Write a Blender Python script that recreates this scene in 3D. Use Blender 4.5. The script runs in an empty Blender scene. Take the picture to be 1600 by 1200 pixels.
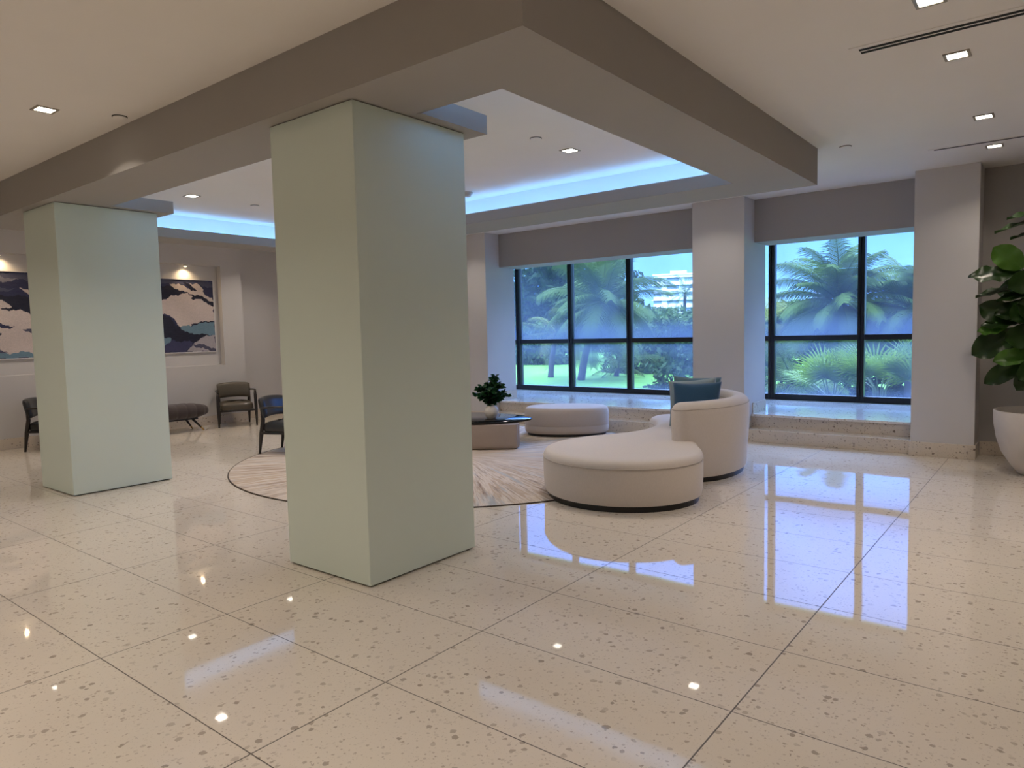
import bpy, bmesh, math, random
import numpy as np
from mathutils import Vector, Matrix
R = math.radians
random.seed(7)
S = bpy.context.scene
COL = S.collection

# ------------------------------------------------------------------ camera, world, exposure
EYE = 1.55
yaw, pitch, roll = -6.68959111e-01, -7.25739251e-02, -2.32530537e-02
fwd = Vector((math.sin(yaw)*math.cos(pitch), math.cos(yaw)*math.cos(pitch), math.sin(pitch)))
rt0 = Vector((math.cos(yaw), -math.sin(yaw), 0)); up0 = rt0.cross(fwd)
rt = rt0*math.cos(roll) + up0*math.sin(roll); up = -rt0*math.sin(roll) + up0*math.cos(roll)
cam = bpy.data.cameras.new('camera'); cam_o = bpy.data.objects.new('camera', cam); COL.objects.link(cam_o)
cam.sensor_width = 36.0; cam.lens = 36.0*1095.8/1600.0; cam.clip_start = 0.05; cam.clip_end = 2000
cam_o.matrix_world = Matrix(((rt.x, up.x, -fwd.x, 0), (rt.y, up.y, -fwd.y, 0), (rt.z, up.z, -fwd.z, EYE), (0, 0, 0, 1)))
S.camera = cam_o

W = bpy.data.worlds.new('sky'); S.world = W; W.use_nodes = True
nt = W.node_tree; nt.nodes.clear()
wo = nt.nodes.new('ShaderNodeOutputWorld'); bg = nt.nodes.new('ShaderNodeBackground')
tc = nt.nodes.new('ShaderNodeTexCoord'); sx = nt.nodes.new('ShaderNodeSeparateXYZ'); cr = nt.nodes.new('ShaderNodeValToRGB')
nt.links.new(tc.outputs['Generated'], sx.inputs[0]); nt.links.new(sx.outputs['Z'], cr.inputs[0])
el = cr.color_ramp.elements
el[0].position = 0.0; el[0].color = (0.80, 1.25, 2.3, 1)
el[1].position = 1.0; el[1].color = (17.0, 22.0, 36.0, 1)
for p_, c_ in ((0.05, (0.52, 1.12, 2.4, 1)), (0.125, (0.46, 1.05, 2.4, 1)), (0.26, (0.50, 1.25, 4.0, 1)), (0.37, (0.9, 2.0, 5.6, 1)), (0.52, (13.5, 19.5, 37.0, 1))): el.new(p_).color = c_
nt.links.new(cr.outputs[0], bg.inputs[0]); bg.inputs[1].default_value = 1.0
nt.links.new(bg.outputs[0], wo.inputs[0])

sun = bpy.data.lights.new('sun', 'SUN'); sun.energy = 1.2; sun.angle = R(2); sun.color = (1.0, 0.95, 0.85)
sun_o = bpy.data.objects.new('sun', sun); COL.objects.link(sun_o); sun_o.rotation_euler = (R(48), 0, R(-25))

portal = bpy.data.lights.new('daylight_portal', 'AREA'); portal.shape = 'RECTANGLE'; portal.size = 10.6; portal.size_y = 2.9
portal.cycles.is_portal = True
portal_o = bpy.data.objects.new('daylight_portal', portal); COL.objects.link(portal_o)
portal_o.location = (-5.2, 11.78, 1.83); portal_o.rotation_euler = (R(-90), 0, 0)   # faces into the room (-y)

S.view_settings.view_transform = 'Standard'; S.view_settings.look = 'None'
S.view_settings.exposure = 0.30; S.view_settings.gamma = 1.0; S.view_settings.use_curve_mapping = False
S.cycles.max_bounces = 10; S.cycles.diffuse_bounces = 5; S.cycles.glossy_bounces = 5
S.cycles.transparent_max_bounces = 16; S.cycles.sample_clamp_indirect = 4.0
S.cycles.use_denoising = True

LAMP_WARM = (1.0, 0.87, 0.735)
LAMP_POWER = 9.0
COVE_POWER = 11.0
ACCENT_POWER = 13.0

# ------------------------------------------------------------------ materials
def srgb(r, g, b):
    f = lambda c: (c/255/12.92) if c/255 <= 0.04045 else ((c/255+0.055)/1.055)**2.4
    return (f(r), f(g), f(b), 1)

class NT:
    def __init__(s, name):
        s.m = bpy.data.materials.new(name); s.m.use_nodes = True
        s.t = s.m.node_tree; s.t.nodes.clear(); s.out = s.t.nodes.new('ShaderNodeOutputMaterial')
    def n(s, typ, **kw):
        nd = s.t.nodes.new('ShaderNode'+typ)
        for k, v in kw.items(): setattr(nd, k, v)
        return nd
    def l(s, a, b): s.t.links.new(a, b)
    def math(s, op, a, b=None, c=None, clamp=False):
        nd = s.n('Math', operation=op); nd.use_clamp = clamp
        for i, v in enumerate((a, b, c)):
            if v is None: continue
            if isinstance(v, (int, float)): nd.inputs[i].default_value = v
            else: s.l(v, nd.inputs[i])
        return nd.outputs[0]
    def mix(s, f, a, b):
        nd = s.n('Mix', data_type='RGBA')
        for i, v in ((0, f), (6, a), (7, b)):
            if isinstance(v, (int, float)): nd.inputs[i].default_value = v
            elif isinstance(v, tuple): nd.inputs[i].default_value = v
            else: s.l(v, nd.inputs[i])
        return nd.outputs[2]
    def noise(s, vec, scale, detail=2, rough=0.5):
        nd = s.n('TexNoise'); nd.inputs['Scale'].default_value = scale; nd.inputs['Detail'].default_value = detail
        nd.inputs['Roughness'].default_value = rough
        if vec is not None: s.l(vec, nd.inputs['Vector'])
        return nd
    def pos(s):
        return s.n('NewGeometry').outputs['Position']
    def obj(s):
        return s.n('TexCoord').outputs['Object']
    def pbsdf(s, col, rough=0.5, spec=0.5, metal=0.0, ior=1.5):
        p = s.n('BsdfPrincipled'); p.inputs['Roughness'].default_value = rough
        p.inputs['Specular IOR Level'].default_value = spec; p.inputs['Metallic'].default_value = metal; p.inputs['IOR'].default_value = ior
        if isinstance(col, tuple): p.inputs['Base Color'].default_value = col
        else: s.l(col, p.inputs['Base Color'])
        s.l(p.outputs[0], s.out.inputs[0]); return p
    def bump(s, p, h, strength=0.2, dist=0.01):
        b = s.n('Bump'); b.inputs['Strength'].default_value = strength; b.inputs['Distance'].default_value = dist
        s.l(h, b.inputs['Height']); s.l(b.outputs[0], p.inputs['Normal'])

def plain(name, col, rough=0.5, spec=0.5, metal=0.0, var=0.06, scale=9.0):
    t = NT(name); nz = t.noise(t.obj(), scale, 3)
    dark = tuple(c*(1-var) for c in col[:3])+(1,); lite = tuple(min(1, c*(1+var)) for c in col[:3])+(1,)
    t.pbsdf(t.mix(nz.outputs[0], dark, lite), rough, spec, metal); return t.m

def emit(name, col, strength):
    t = NT(name); e = t.n('Emission'); e.inputs[0].default_value = col; e.inputs[1].default_value = strength
    t.l(e.outputs[0], t.out.inputs[0]); return t.m

def plaster(name, col, rough=0.85):
    t = NT(name); v = t.pos(); nz = t.noise(v, 1.7, 3); fine = t.noise(v, 160, 2)
    c = t.mix(nz.outputs[0], tuple(x*0.97 for x in col[:3])+(1,), tuple(min(1, x*1.03) for x in col[:3])+(1,))
    p = t.pbsdf(c, rough, 0.25); t.bump(p, fine.outputs[0], 0.06, 0.002); return t.m

def terrazzo(name, base, chip_a, chip_b, joints=False, rough=0.06):
    t = NT(name); P = t.pos()
    def chips(scale, lo, hi, seed):
        mp = t.n('Mapping'); mp.inputs['Location'].default_value = (seed, seed*1.7, seed*0.3); t.l(P, mp.inputs[0])
        wob = t.noise(mp.outputs[0], scale*1.7, 2)
        va = t.n('VectorMath', operation='SCALE'); t.l(wob.outputs[1], va.inputs[0]); va.inputs['Scale'].default_value = 0.55/scale
        vb = t.n('VectorMath', operation='ADD'); t.l(mp.outputs[0], vb.inputs[0]); t.l(va.outputs[0], vb.inputs[1])
        vo = t.n('TexVoronoi'); vo.inputs['Scale'].default_value = scale; t.l(vb.outputs[0], vo.inputs['Vector'])
        sp = t.n('SeparateColor'); t.l(vo.outputs['Color'], sp.inputs[0])
        r = t.math('MULTIPLY', t.math('POWER', sp.outputs[0], 3.0), hi); r = t.math('ADD', r, lo)
        mask = t.math('LESS_THAN', vo.outputs['Distance'], r)
        return mask, sp.outputs[1]
    big, bc = chips(30.0, -0.07, 0.56, 3.1); mid, mc = chips(68.0, 0.0, 0.50, 11.7); sm, sc_ = chips(150.0, 0.0, 0.36, 23.9)
    cloud = t.noise(P, 1.3, 3)
    c = t.mix(cloud.outputs[0], tuple(x*0.95 for x in base[:3])+(1,), tuple(min(1, x*1.05) for x in base[:3])+(1,))
    c = t.mix(t.math('MULTIPLY', sm, 0.35), c, chip_a)
    c = t.mix(t.math('MULTIPLY', mid, t.math('ADD', t.math('MULTIPLY', mc, 0.7), 0.15)), c, chip_b)
    c = t.mix(t.math('MULTIPLY', big, t.math('ADD', t.math('MULTIPLY', bc, 0.7), 0.2)), c, chip_a)
    p = t.pbsdf(c, rough, 0.5, ior=1.5)
    if joints:
        s = t.n('SeparateXYZ'); t.l(P, s.inputs[0])
        ux = t.math('DIVIDE', t.math('ADD', s.outputs[0], 5.0236), 1.33319); uy = t.math('DIVIDE', t.math('SUBTRACT', s.outputs[1], 0.68916), 0.66339)
        def line(u, half):
            f = t.math('ABSOLUTE', t.math('SUBTRACT', t.math('FRACT', t.math('ADD', u, 0.5)), 0.5)); return t.math('LESS_THAN', f, half)
        jx = line(ux, 0.0032/1.33319); jy = line(uy, 0.0026/0.66339)
        j = t.math('MAXIMUM', jx, jy)
        t.l(t.mix(t.math('MULTIPLY', j, 0.9), c, srgb(52, 42, 36)), p.inputs['Base Color'])
        t.l(t.math('ADD', t.math('MULTIPLY', j, 0.5), rough), p.inputs['Roughness'])
        # every slab lies a hair out of level, and is polished slightly wavy
        cv = t.n('CombineXYZ'); t.l(t.math('FLOOR', ux), cv.inputs[0]); t.l(t.math('FLOOR', uy), cv.inputs[1])
        wn = t.n('TexWhiteNoise', noise_dimensions='3D'); t.l(cv.outputs[0], wn.inputs[0])
        wv = t.noise(P, 2.2, 1)
        def tilt(src, k):
            a = t.n('VectorMath', operation='SUBTRACT'); t.l(src, a.inputs[0]); a.inputs[1].default_value = (0.5, 0.5, 0.5)
            b = t.n('VectorMath', operation='MULTIPLY'); t.l(a.outputs[0], b.inputs[0]); b.inputs[1].default_value = (k, k, 0); return b.outputs[0]
        n1 = t.n('VectorMath', operation='ADD'); t.l(tilt(wn.outputs['Color'], 0.0030), n1.inputs[0]); t.l(tilt(wv.outputs['Color'], 0.0045), n1.inputs[1])
        n2 = t.n('VectorMath', operation='ADD'); t.l(n1.outputs[0], n2.inputs[0]); t.l(t.n('NewGeometry').outputs['Normal'], n2.inputs[1])
        n3 = t.n('VectorMath', operation='NORMALIZE'); t.l(n2.outputs[0], n3.inputs[0]); t.l(n3.outputs[0], p.inputs['Normal'])
    return t.m

def fabric(name, col, rough=0.9):
    t = NT(name); v = t.obj(); mp = t.n('Mapping'); mp.inputs['Scale'].default_value = (60, 60, 420); t.l(v, mp.inputs[0])
    a = t.noise(mp.outputs[0], 1.0, 3, 0.6)
    mp2 = t.n('Mapping'); mp2.inputs['Scale'].default_value = (300, 300, 40); t.l(v, mp2.inputs[0]); b = t.noise(mp2.outputs[0], 1.0, 2, 0.6)
    k = t.math('MULTIPLY', t.math('ADD', a.outputs[0], b.outputs[0]), 0.5)
    big = t.noise(v, 3.0, 2)
    c = t.mix(k, tuple(x*0.80 for x in col[:3])+(1,), tuple(min(1, x*1.18) for x in col[:3])+(1,))
    c = t.mix(t.math('MULTIPLY', big.outputs[0], 0.15), c, tuple(x*0.8 for x in col[:3])+(1,))
    p = t.pbsdf(c, rough, 0.15); p.inputs['Sheen Weight'].default_value = 0.25
    t.bump(p, k, 0.25, 0.003); return t.m

def leaf_mat(name, a, b, rough=0.45, trans=0.35, scale=6.0, spec=0.4):
    t = NT(name); nz = t.noise(t.obj(), scale, 3); oi = t.n('NewGeometry')
    c = t.mix(nz.outputs[0], a, b); c = t.mix(t.math('MULTIPLY', oi.outputs['Random Per Island'], 0.5), c, b)
    p = t.pbsdf(c, rough, spec)
    tr = t.n('BsdfTranslucent'); t.l(c, tr.inputs[0]); mx = t.n('MixShader'); mx.inputs[0].default_value = trans
    t.l(p.outputs[0], mx.inputs[1]); t.l(tr.outputs[0], mx.inputs[2]); t.l(mx.outputs[0], t.out.inputs[0]); return t.m

M = {}
M['ceiling'] = plaster('ceiling_paint', (0.84, 0.81, 0.775, 1))
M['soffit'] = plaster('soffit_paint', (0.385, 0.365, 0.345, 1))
M['wall'] = plaster('wall_paint', (0.61, 0.59, 0.585, 1))
M['wall_grey'] = plaster('grey_wall_paint', (0.40, 0.38, 0.37, 1))
M['floor'] = terrazzo('polished_terrazzo', (0.68, 0.615, 0.535, 1), srgb(156, 144, 133), srgb(174, 162, 150), joints=True, rough=0.03)
M['terrazzo'] = terrazzo('terrazzo_trim', (0.66, 0.58, 0.485, 1), srgb(112, 98, 88), srgb(140, 122, 108), rough=0.12)
M['sill'] = terrazzo('terrazzo_platform', (0.84, 0.80, 0.76, 1), srgb(150, 138, 126), srgb(165, 152, 138), rough=0.04)
M['bronze'] = plain('dark_bronze_frame', srgb(34, 28, 27), 0.4, 0.5, 0.3)
M['black'] = plain('black_plinth', srgb(24, 22, 22), 0.35, 0.5)
M['fabric'] = fabric('oatmeal_linen', (0.65, 0.585, 0.535, 1))
M['fabric_far'] = fabric('taupe_linen', (0.52, 0.455, 0.41, 1))
M['piping'] = fabric('linen_piping', (0.46, 0.40, 0.35, 1))
M['navy'] = fabric('blue_velvet', srgb(54, 90, 122), 0.7)
M['slate'] = fabric('grey_blue_velvet', srgb(146, 164, 172), 0.7)
M['teal'] = fabric('teal_velvet', srgb(104, 134, 150), 0.7)
M['leather'] = plain('dark_olive_leather', srgb(80, 72, 60), 0.32, 0.5, 0, 0.12, 12)
M['leather_black'] = plain('black_leather', srgb(44, 44, 45), 0.30, 0.5, 0, 0.12, 12)
M['darkwood'] = plain('ebonised_wood', srgb(34, 28, 26), 0.35, 0.5, 0, 0.2, 20)
M['tufted'] = fabric('charcoal_velvet', srgb(74, 66, 66), 0.75)
M['brass'] = plain('brass_tip', srgb(200, 160, 96), 0.3, 0.5, 1.0)
M['lacquer'] = plain('black_marble_top', srgb(22, 22, 24), 0.05, 0.5, 0, 0.5, 30)
M['taupe'] = plain('taupe_lacquer', srgb(162, 147, 136), 0.45, 0.4)
M['ceramic'] = plain('white_ceramic', srgb(214, 206, 196), 0.55, 0.4, 0, 0.1, 25)
M['planter'] = plain('matt_white_planter', srgb(206, 198, 190), 0.6, 0.3, 0, 0.08, 6)
M['soil'] = plain('dark_soil', srgb(38, 32, 28), 0.95, 0.1, 0, 0.4, 40)
M['bark'] = plain('brown_bark', srgb(92, 76, 62), 0.9, 0.2, 0, 0.3, 14)
M['fig'] = leaf_mat('fig_leaf', srgb(20, 34, 18), srgb(40, 66, 24), 0.32, 0.15, 5)
M['fig_lit'] = leaf_mat('lit_fig_leaf', srgb(52, 92, 30), srgb(86, 126, 44), 0.4, 0.35, 5)  # brighter copy of the fig green, light on the leaf painted into the colour
M['twig'] = plain('green_stem', srgb(58, 70, 40), 0.7)
M['spray'] = leaf_mat('dark_glossy_leaf', srgb(16, 48, 24), srgb(36, 84, 42), 0.35, 0.2, 20)
M['white_metal'] = plain('white_metal', srgb(196, 190, 182), 0.5)
M['trim_metal'] = plain('satin_trim', srgb(150, 140, 124), 0.4, 0.5)
M['slot'] = plain('black_slot', srgb(14, 13, 13), 0.8)
M['frame_white'] = plain('silver_white_frame', srgb(214, 212, 214), 0.4)
M['lens'] = emit('lamp_lens', (1.0, 0.93, 0.80, 1), 9.0)
M['accent_lens'] = emit('accent_lens', (1.0, 0.75, 0.42, 1), 14.0)
M['led'] = emit('cool_led', (0.20, 0.48, 1.0, 1), COVE_POWER)

def column_glass():
    t = NT('frosted_green_glass'); v = t.pos(); nz = t.noise(v, 0.8, 2)
    c = t.mix(nz.outputs[0], (0.68, 0.775, 0.71, 1), (0.71, 0.805, 0.74, 1))
    p = t.pbsdf(c, 0.42, 0.5, ior=1.5); p.inputs['Coat Weight'].default_value = 0.15; p.inputs['Coat Roughness'].default_value = 0.25
    return t.m
M['column'] = column_glass()
M['column_edge'] = plain('green_glass_edge', srgb(70, 84, 70), 0.3)

def pane_glass():
    t = NT('hazy_window_glass'); P = t.pos(); s = t.n('SeparateXYZ'); t.l(P, s.inputs[0])
    tr = t.n('BsdfTransparent'); tr.inputs[0].default_value = (0.86, 0.93, 0.97, 1)
    gl = t.n('BsdfGlossy'); gl.inputs['Roughness'].default_value = 0.0; gl.inputs[0].default_value = (1, 1, 1, 1)
    fr = t.n('Fresnel'); fr.inputs[0].default_value = 1.45
    m1 = t.n('MixShader'); t.l(t.math('MULTIPLY', fr.outputs[0], 0.9), m1.inputs[0]); t.l(tr.outputs[0], m1.inputs[1]); t.l(gl.outputs[0], m1.inputs[2])
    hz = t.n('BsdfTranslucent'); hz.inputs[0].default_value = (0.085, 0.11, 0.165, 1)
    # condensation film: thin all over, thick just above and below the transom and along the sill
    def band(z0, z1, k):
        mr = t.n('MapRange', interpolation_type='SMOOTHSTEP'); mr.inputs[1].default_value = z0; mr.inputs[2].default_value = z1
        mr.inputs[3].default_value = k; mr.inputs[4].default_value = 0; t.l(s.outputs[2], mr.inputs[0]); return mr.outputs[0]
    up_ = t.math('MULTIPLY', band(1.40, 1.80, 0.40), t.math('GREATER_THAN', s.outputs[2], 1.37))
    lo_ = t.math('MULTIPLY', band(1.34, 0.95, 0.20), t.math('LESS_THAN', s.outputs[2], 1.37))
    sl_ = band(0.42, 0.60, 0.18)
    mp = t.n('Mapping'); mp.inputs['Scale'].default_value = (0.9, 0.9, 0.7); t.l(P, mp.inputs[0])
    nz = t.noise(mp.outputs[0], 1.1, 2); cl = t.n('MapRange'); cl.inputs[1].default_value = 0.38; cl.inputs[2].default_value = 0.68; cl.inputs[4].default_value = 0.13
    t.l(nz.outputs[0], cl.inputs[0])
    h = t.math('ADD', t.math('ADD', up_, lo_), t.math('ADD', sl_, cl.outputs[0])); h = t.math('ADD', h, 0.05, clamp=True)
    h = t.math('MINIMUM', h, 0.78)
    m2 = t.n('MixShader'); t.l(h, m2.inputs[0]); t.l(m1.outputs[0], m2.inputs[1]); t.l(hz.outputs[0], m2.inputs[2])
    t.l(m2.outputs[0], t.out.inputs[0]); return t.m
M['glass'] = pane_glass()

def rug_mat():
    t = NT('radial_brushed_rug'); v = t.obj(); s = t.n('SeparateXYZ'); t.l(v, s.inputs[0])
    ang = t.math('ARCTAN2', s.outputs[1], s.outputs[0])
    r = t.math('SQRT', t.math('ADD', t.math('POWER', s.outputs[0], 2.0), t.math('POWER', s.outputs[1], 2.0)))
    def strokes(ka, kr, seed, detail=3):
        cv = t.n('CombineXYZ'); t.l(t.math('MULTIPLY', t.math('COSINE', ang), ka), cv.inputs[0]); t.l(t.math('MULTIPLY', t.math('SINE', ang), ka), cv.inputs[1])
        t.l(t.math('ADD', t.math('MULTIPLY', r, kr), seed), cv.inputs[2]); return t.noise(cv.outputs[0], 1.0, detail, 0.65).outputs[0]
    a = strokes(26, 1.1, 0); b = strokes(60, 1.6, 9.0); c_ = strokes(14, 0.6, 31.0); d = strokes(110, 3.0, 51.0)
    rp = t.n('ValToRGB'); t.l(a, rp.inputs[0]); el = rp.color_ramp.elements
    el[0].position = 0.30; el[0].color = srgb(150, 132, 118); el[1].position = 0.72; el[1].color = srgb(196, 184, 172)
    for p_, c in ((0.42, srgb(186, 172, 158)), (0.50, srgb(204, 194, 184)), (0.58, srgb(178, 160, 142))): el.new(p_).color = c
    def over(base, m, lo, hi, col, k):
        mr = t.n('MapRange'); mr.inputs[1].default_value = lo; mr.inputs[2].default_value = hi; mr.inputs[4].default_value = k; t.l(m, mr.inputs[0])
        return t.mix(mr.outputs[0], base, col)
    col = over(rp.outputs[0], b, 0.56, 0.66, srgb(122, 108, 104), 0.75)
    col = over(col, c_, 0.56, 0.66, srgb(166, 176, 186), 0.6)
    col = over(col, d, 0.60, 0.68, srgb(110, 104, 108), 0.5)
    p = t.pbsdf(col, 0.95, 0.1); t.bump(p, d, 0.3, 0.004); return t.m
M['rug'] = rug_mat()
M['rug_edge'] = plain('dark_rug_binding', srgb(60, 48, 42), 0.9)

def paint_mat():
    t = NT('acrylic_paint'); a = t.n('VertexColor', layer_name='paint'); v = t.obj()
    mp = t.n('Mapping'); mp.inputs['Scale'].default_value = (1, 9, 40); t.l(v, mp.inputs[0]); nz = t.noise(mp.outputs[0], 1.0, 4, 0.6)
    c = t.mix(t.math('MULTIPLY', nz.outputs[0], 0.22), a.outputs[0], (0.12, 0.13, 0.2, 1)); t.pbsdf(c, 0.6, 0.3); return t.m
M['paint'] = paint_mat()
M['grass'] = (lambda t: (t.pbsdf(t.mix(t.noise(t.pos(), 0.35, 5, 0.7).outputs[0], srgb(40, 72, 16), srgb(66, 96, 27)), 0.95, 0.1), t.m)[1])(NT('lawn_grass'))
M['leaf_dark'] = leaf_mat('dark_tree_leaf', srgb(16, 28, 12), srgb(36, 50, 21), 0.6, 0.3, 0.8, 0.05)
M['leaf_mid'] = leaf_mat('mid_tree_leaf', srgb(27, 44, 16), srgb(59, 73, 28), 0.6, 0.3, 0.8, 0.05)
M['leaf_far'] = leaf_mat('far_tree_leaf', srgb(31, 48, 23), srgb(56, 71, 34), 0.7, 0.3, 0.4, 0.05)
M['palm'] = leaf_mat('palm_frond_leaf', srgb(25, 41, 16), srgb(61, 74, 28), 0.8, 0.25, 0.7, 0.05)
M['palm_dry'] = leaf_mat('pale_palm_leaf', srgb(55, 62, 25), srgb(86, 90, 40), 0.8, 0.3, 0.7, 0.05)
M['fan'] = leaf_mat('bright_fan_leaf', srgb(44, 70, 15), srgb(86, 103, 32), 0.45, 0.4, 1.5, 0.05)
M['palm_trunk'] = plain('grey_palm_trunk', srgb(47, 44, 42), 0.9, 0.2, 0, 0.25, 3)
def facade(name, wall, glass, fx, fz):
    t = NT(name); v = t.obj(); s = t.n('SeparateXYZ'); t.l(v, s.inputs[0])
    f = lambda a, k: t.math('FRACT', t.math('MULTIPLY', a, k))
    h = t.math('ADD', s.outputs[0], s.outputs[1])
    w = t.math('MULTIPLY', t.math('GREATER_THAN', f(h, fx), 0.3), t.math('GREATER_THAN', f(s.outputs[2], fz), 0.42))
    t.pbsdf(t.mix(w, wall, glass), 0.6, 0.3); return t.m
M['tower'] = facade('tower_facade', srgb(196, 192, 190), srgb(106, 116, 134), 0.13, 0.30)
M['block'] = facade('block_facade', srgb(150, 152, 164), srgb(88, 100, 124), 0.13, 0.28)
M['roof'] = plain('tower_roof', srgb(178, 178, 182), 0.8)

# ------------------------------------------------------------------ mesh helpers
def link(o, parent=None):
    COL.objects.link(o)
    if parent is not None: o.parent = parent
    return o

class MB:
    def __init__(s): s.v = []; s.f = []
    def add(s, v, f):
        b = len(s.v); s.v += [tuple(p) for p in v]; s.f += [tuple(i+b for i in q) for q in f]; return s
    def box(s, x0, x1, y0, y1, z0, z1, m=None):
        v = [(x, y, z) for z in (z0, z1) for (x, y) in ((x0, y0), (x1, y0), (x1, y1), (x0, y1))]
        if m is not None: v = [m @ Vector(p) for p in v]
        return s.add(v, [(3, 2, 1, 0), (4, 5, 6, 7), (0, 1, 5, 4), (1, 2, 6, 5), (2, 3, 7, 6), (3, 0, 4, 7)])
    def rings(s, rings, cap0=True, cap1=True, closed=True):
        n = len(rings[0]); b = len(s.v)
        for r in rings: s.v += [tuple(p) for p in r]
        for i in range(len(rings)-1):
            for j in range(n if closed else n-1):
                k = (j+1) % n; s.f.append((b+i*n+j, b+i*n+k, b+(i+1)*n+k, b+(i+1)*n+j))
        if cap0: s.f.append(tuple(b+j for j in reversed(range(n))))
        if cap1: s.f.append(tuple(b+(len(rings)-1)*n+j for j in range(n)))
        return s
    def lathe(s, prof, c=(0, 0, 0), n=32):
        return s.rings([[(c[0]+r*math.cos(2*math.pi*k/n), c[1]+r*math.sin(2*math.pi*k/n), c[2]+z) for k in range(n)] for r, z in prof])
    def tube(s, pts, radii, n=10, flat=1.0):
        pts = [Vector(p) for p in pts]
        if not isinstance(radii, (list, tuple)): radii = [radii]*len(pts)
        rs = []; ref = None
        for i, p in enumerate(pts):
            d = (pts[min(i+1, len(pts)-1)]-pts[max(i-1, 0)]).normalized()
            if ref is None: ref = Vector((0, 0, 1)) if abs(d.z) < 0.9 else Vector((1, 0, 0))
            a = d.cross(ref).normalized(); b_ = a.cross(d).normalized(); ref = b_
            rs.append([p+radii[i]*(math.cos(2*math.pi*k/n)*a+flat*math.sin(2*math.pi*k/n)*b_) for k in range(n)])
        # faces wind outward
        return s.rings([list(reversed(r)) for r in rs])
    def build(s, name, mat, parent=None, smooth=False, bevel=0, seg=2, loc=None, auto=None):
        me = bpy.data.meshes.new(name); me.from_pydata(s.v, [], s.f); me.update()
        bm = bmesh.new(); bm.from_mesh(me); bmesh.ops.recalc_face_normals(bm, faces=bm.faces); bm.to_mesh(me); bm.free()
        me.materials.append(mat)
        o = bpy.data.objects.new(name, me); link(o, parent)
        if loc is not None: o.location = loc
        if smooth:
            for p in me.polygons: p.use_smooth = True
            if auto is not None:
                me.set_sharp_from_angle(angle=R(auto))
        if bevel:
            md = o.modifiers.new('bevel', 'BEVEL'); md.width = bevel; md.segments = seg; md.limit_method = 'ANGLE'
        return o

def thing(name, label, cat, loc=(0, 0, 0), rotz=0, group=None, kind=None):
    o = bpy.data.objects.new(name, None); link(o); o.location = loc; o.rotation_euler = (0, 0, rotz); o.empty_display_size = 0.1
    return tag(o, label, cat, group, kind)
def tag(o, label=None, cat=None, group=None, kind=None):
    if label: o['label'] = label
    if cat: o['category'] = cat
    if group: o['group'] = group
    if kind: o['kind'] = kind
    return o
def struct(o, label, cat): return tag(o, label, cat, None, 'structure')
def dup(root, loc, rotz, label):
    r = root.copy(); COL.objects.link(r); r.location = loc; r.rotation_euler = (0, 0, rotz); r['label'] = label
    for ch in list(root.children):
        c = ch.copy(); COL.objects.link(c); c.parent = r
        for g in ch.children:
            d = g.copy(); COL.objects.link(d); d.parent = c
    return r

def spline(ctrl, per=8, closed=True):
    P = [Vector(p).to_3d() if len(p) == 2 else Vector(p) for p in ctrl]; n = len(P); out = []
    for i in range(n if closed else n-1):
        g = (lambda k: P[k % n]) if closed else (lambda k: P[max(0, min(n-1, k))])
        a, b, c, d = g(i-1), g(i), g(i+1), g(i+2)
        for s_ in range(per):
            t = s_/per
            out.append(0.5*((2*b)+(c-a)*t+(2*a-5*b+4*c-d)*t*t+(3*b-a-3*c+d)*t**3))
    if not closed: out.append(P[-1])
    return out
def inset(poly, d):
    n = len(poly); area = sum(poly[i].x*poly[(i+1) % n].y-poly[(i+1) % n].x*poly[i].y for i in range(n)); sg = 1 if area > 0 else -1
    out = []
    for i in range(n):
        t = (poly[(i+1) % n]-poly[i-1]); t.z = 0; t.normalize()
        out.append(poly[i]+sg*d*Vector((-t.y, t.x, 0)))
    return out
def loft(mb, poly, prof):
    return mb.rings([[(p.x, p.y, z) for p in inset(poly, d)] for d, z in prof])

# ------------------------------------------------------------------ room shell
CZ = 3.30; SZ = 2.945; LZ = 3.075
X0, X1, Y0, YW, YG = -12.3, 5.5, -5.0, 9.80, 11.9
struct(MB().box(X0-0.6, X1, Y0, 12.3, -0.3, 0.0).build('floor', M['floor']), 'polished speckled terrazzo floor of large slabs', 'floor')
struct(MB().box(X0-0.6, X1+0.3, Y0-0.3, 12.3, CZ, CZ+0.3).build('ceiling', M['ceiling']), 'flat white ceiling with recessed square lights', 'ceiling')
struct(MB().box(X1, X1+0.3, Y0-0.3, 12.3, -0.3, CZ).build('wall_right', M['wall_grey']), 'grey wall on the right of the lobby', 'wall')
struct(MB().box(X0-0.6, X1, Y0-0.3, Y0, -0.3, CZ).build('wall_back', M['wall']), 'pale wall at the back of the lobby', 'wall')
# left wall with its two art niches
NI = [(2.85, 4.20), (5.62, 6.95)]; NZ = (1.09, 2.90); ND = 0.13
w = MB(); ye = 7.36
ys = [Y0]
for a, b in NI: ys += [a, b]
ys.append(ye)
for i in range(0, len(ys), 2): w.box(X0-0.6, X0, ys[i], ys[i+1], 0, CZ)
for a, b in NI:
    w.box(X0-0.6, X0, a, b, 0, NZ[0]); w.box(X0-0.6, X0, a, b, NZ[1], CZ); w.box(X0-0.6, X0-ND, a, b, NZ[0], NZ[1])
w.box(X0-0.6, X0-0.25, ye, YW, 0, CZ)
struct(w.build('wall_left', M['wall']), 'pale grey wall with two recessed picture niches', 'wall')
b = MB(); b.box(X0, X0+0.015, Y0, ye+0.015, 0, 0.16).box(X0-0.25, X0+0.015, ye, ye+0.015, 0, 0.16).box(X0-0.25, X0-0.235, ye+0.015, YW, 0, 0.16)
struct(b.build('baseboard_left', M['terrazzo'], bevel=0.003), 'speckled stone baseboard below the picture niches', 'baseboard')
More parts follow.
